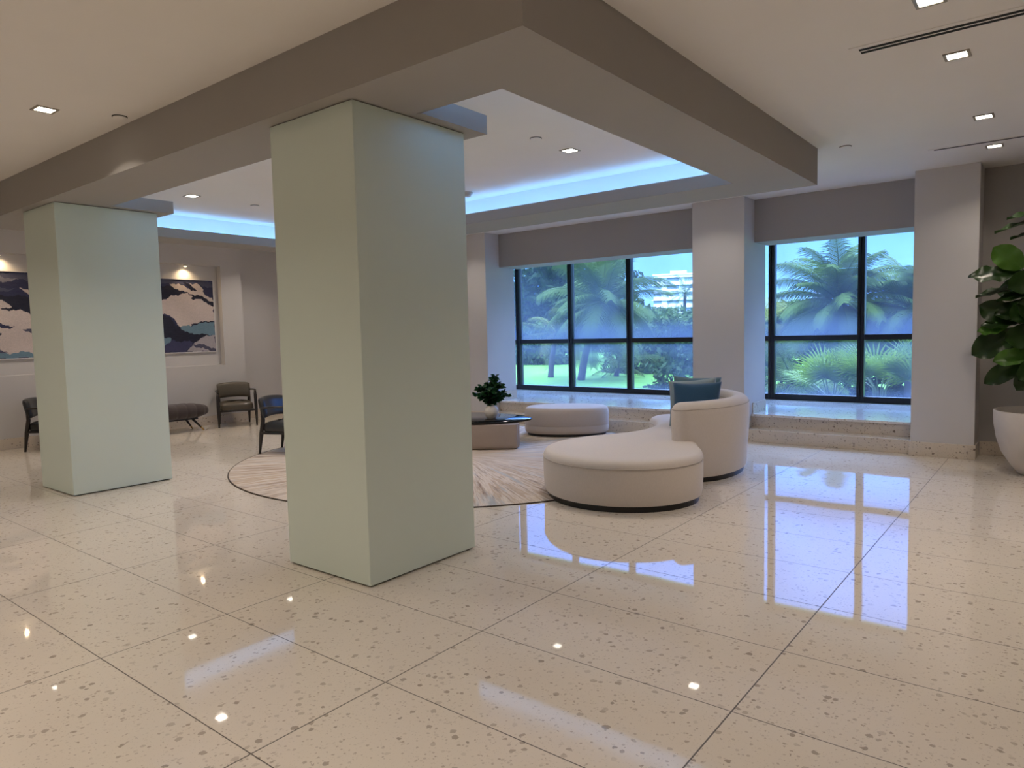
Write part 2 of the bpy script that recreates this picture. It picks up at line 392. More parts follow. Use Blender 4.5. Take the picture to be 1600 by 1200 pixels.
# window wall: the solid ends
struct(MB().box(X0-0.6, -8.75, YW, 10.3, 0, CZ).build('wall_front', M['wall']), 'pale wall left of the window bays', 'wall')
struct(MB().box(-0.78, X1, YW, 10.3, 0, CZ).build('wall_corner', M['wall_grey']), 'dark grey wall behind the potted fig', 'wall')
struct(MB().box(-0.765, X1, YW-0.015, YW, 0, 0.16).build('baseboard_right', M['terrazzo'], bevel=0.003), 'speckled stone baseboard behind the potted fig', 'baseboard')
struct(MB().box(X0-0.6, -10.5, 10.3, 12.3, 0, CZ).build('wall_bay', M['wall']), 'white side wall of the window bay', 'wall')
struct(MB().box(0.16, X1, 10.3, 12.3, 0, CZ).build('wall_reveal', M['wall']), 'white end wall of the right window bay', 'wall')
# pillars
def pillar(x0, x1, y0, y1, label):
    o = struct(MB().box(x0, x1, y0, y1, 0, CZ).build('pillar', M['wall'], bevel=0.004), label, 'pillar')
    c = MB().box(x0-0.015, x1+0.015, y0-0.015, y0+0.0, 0, 0.165).box(x0-0.015, x0, y0, 9.73, 0, 0.165).box(x1, x1+0.015, y0, 9.73, 0, 0.165)
    if x1 < -1: c.box(x1, x1+0.015, 9.73, y1, 0.345, 0.50)
    c.build('baseboard', M['terrazzo'], o, bevel=0.003); return o
pillar(-8.75, -7.98, 9.42, 10.22, 'white square pillar left of the wide window')
pillar(-4.16, -3.42, 9.42, 10.26, 'white square pillar between the two windows')
pillar(-1.415, -0.78, 9.36, 10.30, 'grey pilaster right of the narrow window')
# headers over the bays
struct(MB().box(-7.98, -4.16, YW, 10.32, 2.72, CZ).build('window_header', M['wall_grey'], bevel=0.004), 'grey bulkhead over the wide window', 'bulkhead')
struct(MB().box(-3.42, -1.415, YW, 10.32, 2.72, CZ).build('window_header', M['wall_grey'], bevel=0.004), 'grey bulkhead over the narrow window', 'bulkhead')
# stepped stone platform
struct(MB().box(-7.965, -4.175, 9.43, 9.73, 0, 0.166).build('stone_step', M['terrazzo'], bevel=0.004), 'lower speckled step before the wide window', 'step')
struct(MB().box(-3.405, -1.43, 9.43, 9.73, 0, 0.166).build('stone_step', M['terrazzo'], bevel=0.004), 'lower speckled step before the narrow window', 'step')
pl = MB().box(-7.98, -4.16, 9.72, 10.3, 0, 0.315).box(-3.42, -1.415, 9.72, 10.3, 0, 0.315).box(-10.5, 0.16, 10.3, 12.0, 0, 0.315)
po = struct(pl.build('window_platform', M['terrazzo']), 'raised stone platform along the windows', 'platform')
MB().box(-7.98, -4.16, 9.70, 10.3, 0.315, 0.345).box(-3.42, -1.415, 9.70, 10.3, 0.315, 0.345).box(-10.5, 0.16, 10.3, 12.0, 0.315, 0.345).build('platform_top', M['sill'], po)

# dropped ring with a lit cove
ox0, ox1, oy0, oy1 = -10.12, -1.98, 2.645, 7.47
ix0, ix1, iy0, iy1 = -9.55, -2.572, 3.225, 6.79
CV = 0.28
r = MB()
def frame(mb, a, b, z0, z1):
    (ax0, ax1, ay0, ay1), (bx0, bx1, by0, by1) = a, b
    for z in (z0, z1):
        pass
    o = [(ax0, ay0), (ax1, ay0), (ax1, ay1), (ax0, ay1)]; i = [(bx0, by0), (bx1, by0), (bx1, by1), (bx0, by1)]
    v = [(x, y, z0) for x, y in o]+[(x, y, z0) for x, y in i]+[(x, y, z1) for x, y in o]+[(x, y, z1) for x, y in i]
    f = []
    for k in range(4):
        n = (k+1) % 4
        f += [(k, n, 4+n, 4+k), (8+k, 12+k, 12+n, 8+n), (k, 8+k, 8+n, n), (4+k, 4+n, 12+n, 12+k)]
    mb.add(v, f)
# one continuous profile: bottom, lip, ledge, cove back, outer fascia
def ring_profile():
    prof = [(0, CZ), (0, SZ), (1, SZ), (1, LZ), (2, LZ), (2, CZ)]
    rect = {0: (ox0, ox1, oy0, oy1), 1: (ix0, ix1, iy0, iy1), 2: (ix0-CV, ix1+CV, iy0-CV, iy1+CV)}
    v, f = [], []
    for k, z in prof:
        x0, x1, y0, y1 = rect[k]; v += [(x0, y0, z), (x1, y0, z), (x1, y1, z), (x0, y1, z)]
    n = len(prof)
    for i in range(n):
        j = (i+1) % n
        for c in range(4):
            d = (c+1) % 4; f.append((i*4+c, i*4+d, j*4+d, j*4+c))
    return v, f
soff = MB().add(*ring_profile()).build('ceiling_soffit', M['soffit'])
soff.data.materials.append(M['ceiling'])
for p in soff.data.polygons:      # the inside of the cove is painted like the ceiling
    c = p.center
    if p.normal.z > 0.9 and c.z < 3.2 or (abs(p.normal.z) < 0.1 and c.z > 3.15 and ix0-CV-0.01 <= c.x <= ix1+CV+0.01 and iy0-CV-0.01 <= c.y <= iy1+CV+0.01): p.material_index = 1
struct(soff, 'grey dropped ceiling frame around the blue lit recess', 'soffit')
ledtag = ('thin blue cove light strip along the far side of the ceiling recess', 'thin blue cove light strip along the near side of the ceiling recess',
          'thin blue cove light strip along the left side of the ceiling recess', 'thin blue cove light strip along the right side of the ceiling recess')
h = 0.12
for lab, bx in zip(ledtag, ((ix0, ix1, iy1+h, iy1+h+0.03), (ix0, ix1, iy0-h-0.03, iy0-h), (ix0-h-0.03, ix0-h, iy0, iy1), (ix1+h, ix1+h+0.03, iy0, iy1))):
    t = thing('led_strip', lab, 'light strip', ((bx[0]+bx[1])/2, (bx[2]+bx[3])/2, LZ), 0, 'cove light strips around the ceiling recess')
    cx, cy = (bx[0]+bx[1])/2, (bx[2]+bx[3])/2
    MB().box(bx[0]-cx, bx[1]-cx, bx[2]-cy, bx[3]-cy, 0.0, 0.008).build('channel', M['white_metal'], t)
    MB().box(bx[0]-cx, bx[1]-cx, bx[2]-cy, bx[3]-cy, 0.0085, 0.02).build('diffuser', M['led'], t)

# glass-clad columns
def column(x0, x1, y0, y1, label):
    o = struct(MB().box(x0+0.02, x1-0.02, y0+0.02, y1-0.02, 0, SZ).build('glass_column', M['column_edge']), label, 'column')
    g = 0.002; b_ = 0.012; tz = SZ-0.006
    MB().box(x0+g, x1-g, y0, y0+0.016, b_, tz).build('glass_panel', M['column'], o, bevel=0.0015)
    MB().box(x1-0.016, x1, y0+g, y1-g, b_, tz).build('glass_panel', M['column'], o, bevel=0.0015)
    MB().box(x0, x0+0.016, y0+g, y1-g, b_, tz).build('glass_panel', M['column'], o, bevel=0.0015)
    MB().box(x0+g, x1-g, y1-0.016, y1, b_, tz).build('glass_panel', M['column'], o, bevel=0.0015)
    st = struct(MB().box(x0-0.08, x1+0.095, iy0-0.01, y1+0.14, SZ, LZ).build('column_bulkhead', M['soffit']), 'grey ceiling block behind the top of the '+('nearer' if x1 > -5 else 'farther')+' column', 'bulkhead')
    return o
column(-4.168, -3.325, 2.755, 3.73, 'large pale green frosted glass column nearest the camera')
column(-8.69, -7.843, 2.73, 3.73, 'pale green frosted glass column standing farther left')

# ------------------------------------------------------------------ windows
MX = [-10.49, -9.167, -7.84, -6.511, -5.178, -3.846, -2.487, -1.15, 0.15]
def window(name, xs, label):
    o = bpy.data.objects.new(name, None); link(o); o.location = (xs[0], YG, 0.345); struct(o, label, 'window')
    at = lambda x: x-xs[0]
    L = at(xs[-1])
    z0, zt, zh = 0.0, 1.36-0.345, 2.94
    MB().box(-0.05, L+0.05, -0.06, 0.06, z0, 0.095).build('bottom_rail', M['bronze'], o, bevel=0.004)
    MB().box(-0.05, L+0.05, -0.05, 0.05, zt-0.042, zt+0.042).build('transom', M['bronze'], o, bevel=0.004)
    MB().box(-0.05, L+0.05, -0.06, 0.06, zh-0.08, zh).build('top_rail', M['bronze'], o, bevel=0.004)
    for x in xs:
        m = MB()
        for sx_ in (-1, 1): m.box(at(x)+sx_*0.028-0.021, at(x)+sx_*0.028+0.021, -0.065, 0.055, 0.0, zh)
        m.box(at(x)-0.01, at(x)+0.01, -0.04, 0.04, 0.0, zh)
        m.build('mullion', M['bronze'], o, bevel=0.003)
    for a, b_ in zip(xs[:-1], xs[1:]):
        for za, zb_ in ((0.09, zt-0.04), (zt+0.04, zh-0.075)):
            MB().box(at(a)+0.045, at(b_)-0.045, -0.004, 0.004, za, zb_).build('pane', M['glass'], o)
    return o
window('window_1', MX[:5], 'wide dark framed window onto the lawn')
window('window_2', [MX[4]+0.1]+MX[5:], 'narrow dark framed window full of palms')

# ------------------------------------------------------------------ lamps and ceiling fittings
def downlight(label):
    t = thing('recessed_downlight', label, 'ceiling light', (0, 0, CZ), 0, 'square recessed ceiling lights')
    s = 0.075; m = MB()
    m.box(-s, s, -s, -s+0.018, -0.006, 0).box(-s, s, s-0.018, s, -0.006, 0).box(-s, -s+0.018, -s+0.018, s-0.018, -0.006, 0).box(s-0.018, s, -s+0.018, s-0.018, -0.006, 0)
    m.build('trim_frame', M['trim_metal'], t)
    MB().box(-s+0.018, s-0.018, -s+0.018, s-0.018, -0.003, 0).build('lens', M['lens'], t)
    l = bpy.data.lights.new('lamp', 'AREA'); l.shape = 'SQUARE'; l.size = 0.11; l.energy = LAMP_POWER; l.color = LAMP_WARM; l.spread = R(128)
    lo = bpy.data.objects.new('lamp', l); link(lo, t); lo.location = (0, 0, -0.012)
    return t
DL = [(-3.82, 5.82, 'square ceiling light in the recess right of the nearer column'), (-8.38, 4.42, 'square ceiling light in the recess between the two columns'),
      (-6.05, 2.09, 'square ceiling light before the dropped frame above the farther column'), (-0.61, 5.56, 'square ceiling light just below the long double slot vent'),
      (-0.60, 7.34, 'square ceiling light between the two slot vents'), (-0.61, 8.62, 'square ceiling light nearest the pilaster and fig'),
      (-0.63, 4.53, 'square ceiling light above the long double slot vent, cut by the top edge'),
      (-3.81, 8.63, 'square ceiling light between dropped frame and wide window, right one'), (-6.02, 8.60, 'square ceiling light between dropped frame and wide window, middle one'),
      (-8.25, 8.60, 'square ceiling light between dropped frame and wide window, left one'), (-11.10, 5.45, 'square ceiling light before the right picture niche'),
      (-11.25, 7.40, 'square ceiling light above the olive armchair'), (-11.10, 3.50, 'square ceiling light before the left picture niche'),
      (-6.1, 5.82, 'square ceiling light in the recess above the round rug'), (-8.38, 5.82, 'square ceiling light in the recess behind the nearer column'),
      (-6.1, 4.42, 'square ceiling light in the recess hidden by the nearer column'),
      (-8.4, 0.9, 'square ceiling light far left before the dropped frame'), (-3.8, 0.6, 'square ceiling light over the floor before the nearer column'),
      (-1.2, 0.9, 'square ceiling light above the camera'), (-6.0, -0.6, 'square ceiling light behind and left of the camera'), (-3.4, -0.6, 'square ceiling light behind the camera'),
      (-0.6, -0.6, 'square ceiling light behind and right of the camera'), (2.2, 1.9, 'square ceiling light to the right of the camera'), (2.2, 5.0, 'square ceiling light right of the fig'),
      (-9.0, -0.6, 'square ceiling light in the far left aisle'), (2.2, -2.6, 'square ceiling light in the back right corner'), (-4.6, -3.0, 'square ceiling light by the back wall')]
d0 = None
for x, y, lab in DL:
    if d0 is None: d0 = downlight(lab); d0.location = (x, y, CZ)
    else:
        q = dup(d0, (x, y, CZ), 0, lab)
        if y > 8.5:     # the row along the windows is dimmed
            for ch in q.children:
                if ch.type == 'LIGHT': ch.data = ch.data.copy(); ch.data.energy = LAMP_POWER*0.5

def accent(y, label):
    t = thing('picture_light', label, 'picture light', (X0-0.055, y, NZ[1]), 0, 'picture lights in the wall niches')
    MB().lathe([(0.034, 0), (0.034, -0.012), (0.028, -0.03), (0.026, -0.032)], n=20).build('housing', M['white_metal'], t, smooth=True, auto=40)
    MB().lathe([(0.022, -0.0325), (0.022, -0.036)], n=16).build('lens', M['accent_lens'], t)
    l = bpy.data.lights.new('lamp', 'SPOT'); l.energy = ACCENT_POWER; l.color = (1.0, 0.72, 0.42); l.spot_size = R(165); l.spot_blend = 1.0; l.shadow_soft_size = 0.02
    lo = bpy.data.objects.new('lamp', l); link(lo, t); lo.location = (0, 0, -0.045); lo.rotation_euler = (0, R(-16), 0)
accent(6.32, 'small warm picture light over the right abstract painting'); accent(3.53, 'small warm picture light over the left abstract painting')

def slot_vent(x, y, n, label):
    t = thing('slot_vent', label, 'air vent', (x, y, CZ), 0); L = 6.3; wd = 0.045*n
    MB().box(0, L, -wd, wd, -0.004, 0).build('vent_frame', M['ceiling'], t)
    for k in range(n):
        c = (k-(n-1)/2)*0.055
        MB().box(0.05, L-0.03, c-0.016, c+0.016, -0.0065, -0.0042).build('slot', M['slot'], t)
    return t
slot_vent(-1.135, 5.05, 2, 'long double slot air vent in the ceiling at upper right'); slot_vent(-1.15, 8.37, 1, 'thin single slot air vent nearer the windows')

def cap(x, y, label):
    t = thing('sprinkler_cover', label, 'sprinkler cover', (x, y, CZ), 0, 'flush round sprinkler covers')
    MB().lathe([(0.055, 0), (0.055, -0.004)], n=28).build('escutcheon', M['slot'], t); MB().lathe([(0.05, -0.0045), (0.05, -0.009), (0.046, -0.011)], n=28).build('plate', M['ceiling'], t)
cap(-3.81, 5.25, 'round flush ceiling cover beside the recess light'); cap(-1.75, 7.58, 'round flush ceiling cover right of the dropped frame corner')
cap(-5.83, 2.53, 'round flush ceiling cover against the dropped frame, upper left'); cap(-8.42, 5.29, 'round flush ceiling cover left of the nearer column')
t = thing('smoke_detector', 'small white smoke detector beside the blue cove', 'smoke detector', (-5.87, 6.62, CZ))
MB().lathe([(0.07, 0), (0.07, -0.02), (0.062, -0.026)], n=28).build('base_plate', M['white_metal'], t, smooth=True, auto=40)
MB().lathe([(0.05, -0.0265), (0.045, -0.05), (0.03, -0.056)], n=24).build('sensor_head', M['white_metal'], t, smooth=True, auto=40)

# ------------------------------------------------------------------ paintings
def inpoly(x, y, P):
    c = False; n = len(P); j = n-1
    for i in range(n):
        if (P[i][1] > y) != (P[j][1] > y) and x < (P[j][0]-P[i][0])*(y-P[i][1])/(P[j][1]-P[i][1])+P[i][0]: c = not c
        j = i
    return c
def painting(yc, shapes, base, label, seed):
    t = thing('abstract_painting', label, 'painting', (X0-ND, yc, 1.33))
    wd, ht, d = 1.14, 1.32, 0.035
    f = MB(); k = 0.014
    f.box(0, d, -wd/2, wd/2, 0, k).box(0, d, -wd/2, wd/2, ht-k, ht).box(0, d, -wd/2, -wd/2+k, k, ht-k).box(0, d, wd/2-k, wd/2, k, ht-k)
    f.build('frame', M['frame_white'], t, bevel=0.002)
    nx, nz = 110, 126; v, q = [], []
    w0, h0 = wd-2*k, ht-2*k
    for j in range(nz+1):
        for i in range(nx+1): v.append((d-0.008, -w0/2+w0*i/nx, k+h0*j/nz))
    for j in range(nz):
        for i in range(nx): a = j*(nx+1)+i; q.append((a, a+1, a+nx+2, a+nx+1))
    b0 = len(v)
    v += [(0.002, -w0/2, k), (0.002, w0/2, k), (0.002, w0/2, k+h0), (0.002, -w0/2, k+h0)]; q.append((b0+3, b0+2, b0+1, b0))
    me = bpy.data.meshes.new('canvas'); me.from_pydata(v, [], q); me.materials.append(M['paint'])
    ca = me.color_attributes.new('paint', 'FLOAT_COLOR', 'CORNER'); rnd = random.Random(seed)
    li = 0
    for j in range(nz):
        for i in range(nx):
            u, w_ = (i+0.5)/nx, 1-(j+0.5)/nz
            uu = u+0.012*math.sin(31*w_+seed)+0.006*math.sin(83*w_+17*u); ww = w_+0.010*math.sin(23*u+seed*2)+0.005*math.sin(71*u+29*w_)
            c = base
            for P, col in shapes:
                if inpoly(uu, ww, P): c = col
            f_ = 1+0.14*(rnd.random()-0.5)+0.05*math.sin(11*w_+3*math.sin(4*u+seed))
            c = srgb(*c); c = (c[0]*f_, c[1]*f_, c[2]*f_, 1)
            for _ in range(4): ca.data[li].color = c; li += 1
    o = bpy.data.objects.new('canvas', me); link(o, t); return t
NV, DK, SL, CRM, TL, GY, PU = (44, 46, 78), (22, 24, 42), (76, 78, 100), (214, 200, 194), (112, 142, 160), (176, 170, 176), (62, 62, 96)
painting(6.285, [([(0, 0), (1, 0), (1, .09), (.5, .08), (0, .05)], SL), ([(0, .1), (.3, .1), (.6, .19), (.3, .26), (.05, .3), (0, .3)], DK),
    ([(.28, .07), (.42, .05), (.56, .12), (.7, .15), (.62, .05), (.74, .04), (.82, .13), (.84, .19), (.99, .24), (1, .30), (.75, .22), (.52, .17), (.33, .11)], CRM),
    ([(.5, .04), (.6, .05), (.72, .14), (.62, .14)], DK),
    ([(.62, .19), (.8, .22), (1, .31), (1, .38), (.84, .32), (.62, .26)], DK),
    ([(0, .44), (.08, .30), (.27, .27), (.31, .22), (.58, .19), (.66, .22), (.63, .26), (.75, .26), (.88, .32), (1, .36), (1, .56), (.85, .58), (.62, .62), (.6, .64), (.42, .64), (.35, .56), (.2, .48)], CRM),
    ([(.42, .64), (.6, .64), (.75, .60), (1, .57), (1, .77), (.8, .76), (.5, .73), (.44, .69)], TL), ([(.6, .605), (.98, .56), (.99, .575), (.62, .62)], DK),
    ([(0, .45), (.12, .47), (.25, .53), (.35, .61), (.42, .65), (.47, .73), (.90, .77), (.7, .84), (.6, .88), (.3, .83), (0, .79)], DK),
    ([(.25, .84), (.62, .86), (.5, 1), (.1, 1), (.15, .92)], PU), ([(0, .79), (.15, .79), (.28, .81), (.25, .87), (.14, .9), (.06, .95), (0, .95)], TL),
    ([(.66, .86), (.85, .78), (1, .76), (1, 1), (.52, 1), (.56, .93), (.62, .89)], GY), ([(.56, .90), (.7, .885), (.85, .93), (1, .96), (1, 1), (.8, .97)], SL)],
    NV, 'square abstract navy and cream painting in the right niche, over the bench', 1)
painting(3.52, [([(0, .02), (1, .0), (1, .1), (.4, .06)], SL), ([(.1, .05), (.5, .05), (.75, .09), (.45, .13), (.1, .12)], (120, 118, 130)), ([(0, .2), (.4, .17), (.68, .2), (.4, .25), (.1, .27)], SL),
    ([(.7, .19), (.85, .20), (1, .24), (1, .29), (.85, .25)], CRM), ([(0, .27), (1, .28), (1, .5), (.6, .5), (0, .5)], DK), ([(0, .38), (.3, .33), (.55, .33), (.62, .4), (.4, .44), (0, .46)], CRM),
    ([(0, .46), (.4, .42), (.75, .45), (1, .52), (1, .64), (.5, .66), (0, .64)], CRM), ([(0, .60), (.4, .59), (.66, .63), (.5, .66), (0, .68)], NV), ([(0, .66), (1, .64), (1, .95), (0, .97)], CRM),
    ([(0, .68), (.3, .68), (.5, .71), (.45, .78), (0, .84)], DK), ([(.72, .68), (.95, .62), (1, .64), (.86, .70)], SL), ([(0, .86), (.3, .86), (.55, .93), (.4, .97), (0, .95)], SL), ([(.2, .96), (.7, .93), (1, .95), (1, 1), (.2, 1)], TL)],
    NV, 'square abstract navy and cream painting in the left niche, cut by the picture edge', 5)

# ------------------------------------------------------------------ rug, sofa, ottoman, coffee table
t = thing('round_rug', 'large round beige rug with radiating brushed strokes', 'rug', (-6.07, 6.56, 0))
RR = 2.765
MB().lathe([(RR-0.012, 0), (RR-0.012, 0.008), (RR-0.02, 0.010)], n=128).build('pile', M['rug'], t)
MB().rings([[(rr*math.cos(2*math.pi*k/128), rr*math.sin(2*math.pi*k/128), z) for k in range(128)] for rr, z in ((RR-0.0115, 0), (RR, 0), (RR, 0.006), (RR-0.004, 0.010), (RR-0.0115, 0.0105))], False, False).build('binding', M['rug_edge'], t)

SC = Vector((-3.9, 7.2, 0))
def arc(rad, a): return (SC.x+rad*math.cos(R(a)), SC.y+rad*math.sin(R(a)))
seat_ctrl = [(-4.09, 6.02), (-4.02, 5.58), (-3.72, 5.22), (-3.33, 5.07), (-2.93, 5.14), (-2.62, 5.40), (-2.51, 5.78), (-2.62, 6.16)]
seat_ctrl += [arc(1.24, a) for a in (-31, -18, -4, 12, 28, 44)] + [(-3.22, 8.42), (-3.55, 8.66), (-3.92, 8.66), (-4.18, 8.42), (-4.16, 8.08), (-3.95, 7.80), (-3.78, 7.45), (-3.74, 7.05), (-3.82, 6.68), (-4.0, 6.36)]
so = thing('curved_sofa', 'kidney shaped oatmeal sofa with a curved back and chaise end', 'sofa', (-3.3, 6.9, 0))
OFF = Vector((3.3, -6.9, 0))
sp = [p+OFF for p in spline(seat_ctrl, 7)]
mb = MB(); loft(mb, sp, [(0.035, 0.0), (0.035, 0.058)]); mb.build('plinth', M['black'], so)
mb = MB(); loft(mb, sp, [(0.03, 0.05), (0.012, 0.058), (0.004, 0.10), (0.0, 0.20), (0.0, 0.34), (0.004, 0.385), (0.014, 0.41), (0.03, 0.428), (0.055, 0.438), (0.10, 0.443), (0.18, 0.445)])
mb.build('seat', M['fabric'], so, smooth=True, auto=50)
mb = MB(); ring = inset(sp, -0.001); ring = [(p.x, p.y, 0.375) for p in ring]
mb.tube(ring+ring[:2], 0.0035, 6); mb.build('piping', M['piping'], so, smooth=True)
A0, A1 = -37.5, 57.0
def end_cap(a, sign):   # half circle from the outer face to the inner one (sign +1) or back again
    c = Vector((*arc(1.155, a), 0)); rad_ = Vector((math.cos(R(a)), math.sin(R(a)), 0)); tan_ = Vector((-math.sin(R(a)), math.cos(R(a)), 0))*sign
    return [c+0.11*(math.cos(q)*rad_*sign+math.sin(q)*tan_) for q in np.linspace(0, math.pi, 13)]
outer = [Vector((*arc(1.265, a), 0)) for a in np.linspace(A0, A1, 60)][1:-1]; inner = [Vector((*arc(1.045, a), 0)) for a in np.linspace(A1, A0, 54)][1:-1]
bp_ = [p+OFF for p in outer+end_cap(A1, 1)+inner+end_cap(A0, -1)]
mb = MB(); loft(mb, bp_, [(0.045, 0.058), (0.03, 0.12), (0.008, 0.45), (0.0, 0.70), (0.008, 0.755), (0.028, 0.79), (0.055, 0.812), (0.085, 0.822)])
mb.build('backrest', M['fabric'], so, smooth=True, auto=55)
ring = [(p.x, p.y, 0.752) for p in inset(bp_, 0.006)]
MB().tube(ring+ring[:2], 0.0035, 6).build('back_piping', M['piping'], so, smooth=True)

def pillow(w, h, d):
    n = 22; v, f = [], []
    for s in (1, -1):
        for j in range(n+1):
            for i in range(n+1):
                a, b = 2*i/n-1, 2*j/n-1
                k = (1-abs(a)**2.6)*(1-abs(b)**2.6); pinch = 1-0.07*(1-abs(a)**2)*abs(b)**3; pinch2 = 1-0.07*(1-abs(b)**2)*abs(a)**3
                v.append((s*(d/2)*max(k, 0)**0.55*(1+0.05*math.sin(9*a+4*b)), a*w/2*pinch2, b*h/2*pinch))
    for s in (0, 1):
        for j in range(n):
            for i in range(n):
                a = s*(n+1)**2+j*(n+1)+i; q = (a, a+1, a+n+2, a+n+1); f.append(q if s == 0 else q[::-1])
    mb = MB(); mb.add(v, f); return mb
def cushion(name, loc, yaw_, lean, tw, mat, label, w=0.50):
    mb = pillow(w, w, 0.15); o = mb.build(name, M[mat], None, smooth=True)
    bm = bmesh.new(); bm.from_mesh(o.data); bmesh.ops.remove_doubles(bm, verts=bm.verts, dist=1e-4); bm.to_mesh(o.data); bm.free()
    o.matrix_world = Matrix.Translation(loc) @ Matrix.Rotation(R(yaw_), 4, 'Z') @ Matrix.Rotation(R(lean), 4, 'Y') @ Matrix.Rotation(R(tw), 4, 'X')
    return tag(o, label, 'cushion', 'cushions on the curved sofa')
cushion('throw_cushion', (-3.21, 7.36, 0.695), -50, 10, 0, 'navy', 'dark blue velvet cushion nearest on the curved sofa', 0.54)
cushion('throw_cushion', (-3.33, 7.53, 0.705), -46, 9, 3, 'slate', 'grey blue cushion just behind the dark blue one', 0.56)
cushion('throw_cushion', (-3.44, 7.86, 0.715), -54, 12, -3, 'teal', 'muted teal cushion farthest along the curved sofa', 0.56)

ot = thing('oval_ottoman', 'oval taupe upholstered ottoman beside the window steps', 'ottoman', (-5.93, 8.82, 0.0105), R(33))
ov = [Vector((0.635*math.copysign(abs(math.cos(a))**0.9, math.cos(a)), 0.44*math.copysign(abs(math.sin(a))**0.9, math.sin(a)), 0)) for a in np.linspace(0, 2*math.pi, 72, endpoint=False)]
mb = MB(); loft(mb, ov, [(0.04, 0), (0.04, 0.04)]); mb.build('plinth', M['black'], ot)
mb = MB(); loft(mb, ov, [(0.03, 0.036), (0.008, 0.05), (0.0, 0.10), (0.0, 0.15)]); mb.build('base', M['fabric_far'], ot, smooth=True, auto=50)
mb = MB(); loft(mb, ov, [(0.006, 0.151), (0.0, 0.16), (0.0, 0.33), (0.006, 0.375), (0.02, 0.40), (0.05, 0.415), (0.12, 0.42)]); mb.build('cushion_top', M['fabric_far'], ot, smooth=True, auto=50)

ct = thing('coffee_table', 'low coffee table with a glossy black top on a taupe block base', 'coffee table', (-6.42, 7.35, 0.0105))
ctp = spline([(0.68, 0.20), (0.60, -0.06), (0.30, -0.42), (-0.25, -0.62), (-0.70, -0.40), (-0.80, 0.10), (-0.50, 0.50), (0.02, 0.56), (0.42, 0.52), (0.63, 0.40)], 8)
mb = MB(); loft(mb, ctp, [(0.012, 0.335), (0.0, 0.345), (0.0, 0.362), (0.008, 0.368)]); mb.build('table_top', M['lacquer'], ct, smooth=True, auto=40)
bl = spline([(0.71, -0.145), (0.74, -0.06), (0.70, 0.02), (0.50, 0.16), (0.10, 0.14), (-0.2, -0.05), (-0.28, -0.18), (-0.15, -0.40), (0.10, -0.52), (0.27, -0.48), (0.36, -0.42)], 6)
mb = MB(); loft(mb, bl, [(0.055, 0.0), (0.030, 0.008), (0.012, 0.024), (0.003, 0.046), (0.0, 0.07), (0.0, 0.333)]); mb.build('block_base', M['taupe'], ct, smooth=True, auto=40)

VX, VY, VZ = -6.20, 7.37, 0.3795
vs = thing('round_vase', 'small round white ceramic vase on the coffee table', 'vase', (VX, VY, VZ))
MB().rings([[(r_*math.cos(2*math.pi*k/36), r_*math.sin(2*math.pi*k/36), z) for k in range(36)] for r_, z in
    [(0.052, 0), (0.07, 0.012), (0.094, 0.06), (0.101, 0.10), (0.092, 0.14), (0.07, 0.165), (0.052, 0.178), (0.052, 0.196), (0.058, 0.204), (0.052, 0.206), (0.044, 0.196), (0.044, 0.17), (0.06, 0.14), (0.07, 0.08)]], True, True).build('vase_body', M['ceramic'], vs, smooth=True, auto=60)
lb = thing('leafy_branches', 'bunch of dark green leafy branches in the white vase', 'foliage', (VX, VY, VZ+0.09))
rnd = random.Random(4); st, lf = MB(), MB()
def leaf(mb, p, d, up_, ln, wd, bend=0.15):
    d = d.normalized(); s = d.cross(up_)
    if s.length < 1e-3: s = Vector((1, 0, 0))
    s.normalize(); nrm = s.cross(d).normalized(); rows = []
    for t_, w_ in ((0, 0.05), (0.25, 0.8), (0.5, 1.0), (0.78, 0.7), (1, 0.03)):
        c = p+d*ln*t_-nrm*bend*ln*t_*t_
        rows.append((c-s*wd/2*w_+nrm*0.06*ln*w_, c, c+s*wd/2*w_+nrm*0.06*ln*w_))
    b = len(mb.v); mb.v += [tuple(q) for r_ in rows for q in r_]
    for k in range(4):
        for c in range(2): a = b+k*3+c; mb.f.append((a, a+1, a+4, a+3))
TWIGS = [(-0.155, -0.10, 0.20), (-0.18, -0.12, 0.12), (-0.08, -0.10, 0.23), (0.02, 0.02, 0.34), (0.06, 0.03, 0.37), (0.09, 0.02, 0.28), (0.15, 0.10, 0.16), (0.19, 0.14, 0.10), (-0.10, 0.04, 0.26), (0.10, -0.10, 0.20), (0.0, -0.13, 0.16), (0.02, 0.13, 0.22), (-0.04, -0.02, 0.28), (0.05, -0.05, 0.13), (-0.1, -0.1, 0.1), (0.12, 0.08, 0.24)]
for tx, ty, tz in TWIGS:
    p0, p3 = Vector((tx*0.08, ty*0.08, 0.0)), Vector((tx, ty, 0.12+tz)); p1, p2 = Vector((tx*0.10, ty*0.1, 0.09)), Vector((tx*0.55, ty*0.55, 0.13+tz*0.62))
    pts = spline([p0, p1, p2, p3], 5, False); st.tube(pts, [0.0028]*len(pts), 5)
    for k in range(6, len(pts)):
        for _ in range(5):
            q = pts[k]; a = rnd.uniform(0, 6.28); d = Vector((math.cos(a), math.sin(a), rnd.uniform(-0.35, 0.8)))
            leaf(lf, q, d, Vector((rnd.uniform(-.9, .9), rnd.uniform(-1.2, .3), 0.6)), rnd.uniform(0.055, 0.085), rnd.uniform(0.034, 0.050))
st.build('stems', M['twig'], lb, smooth=True); lf.build('foliage', M['spray'], lb, smooth=True)

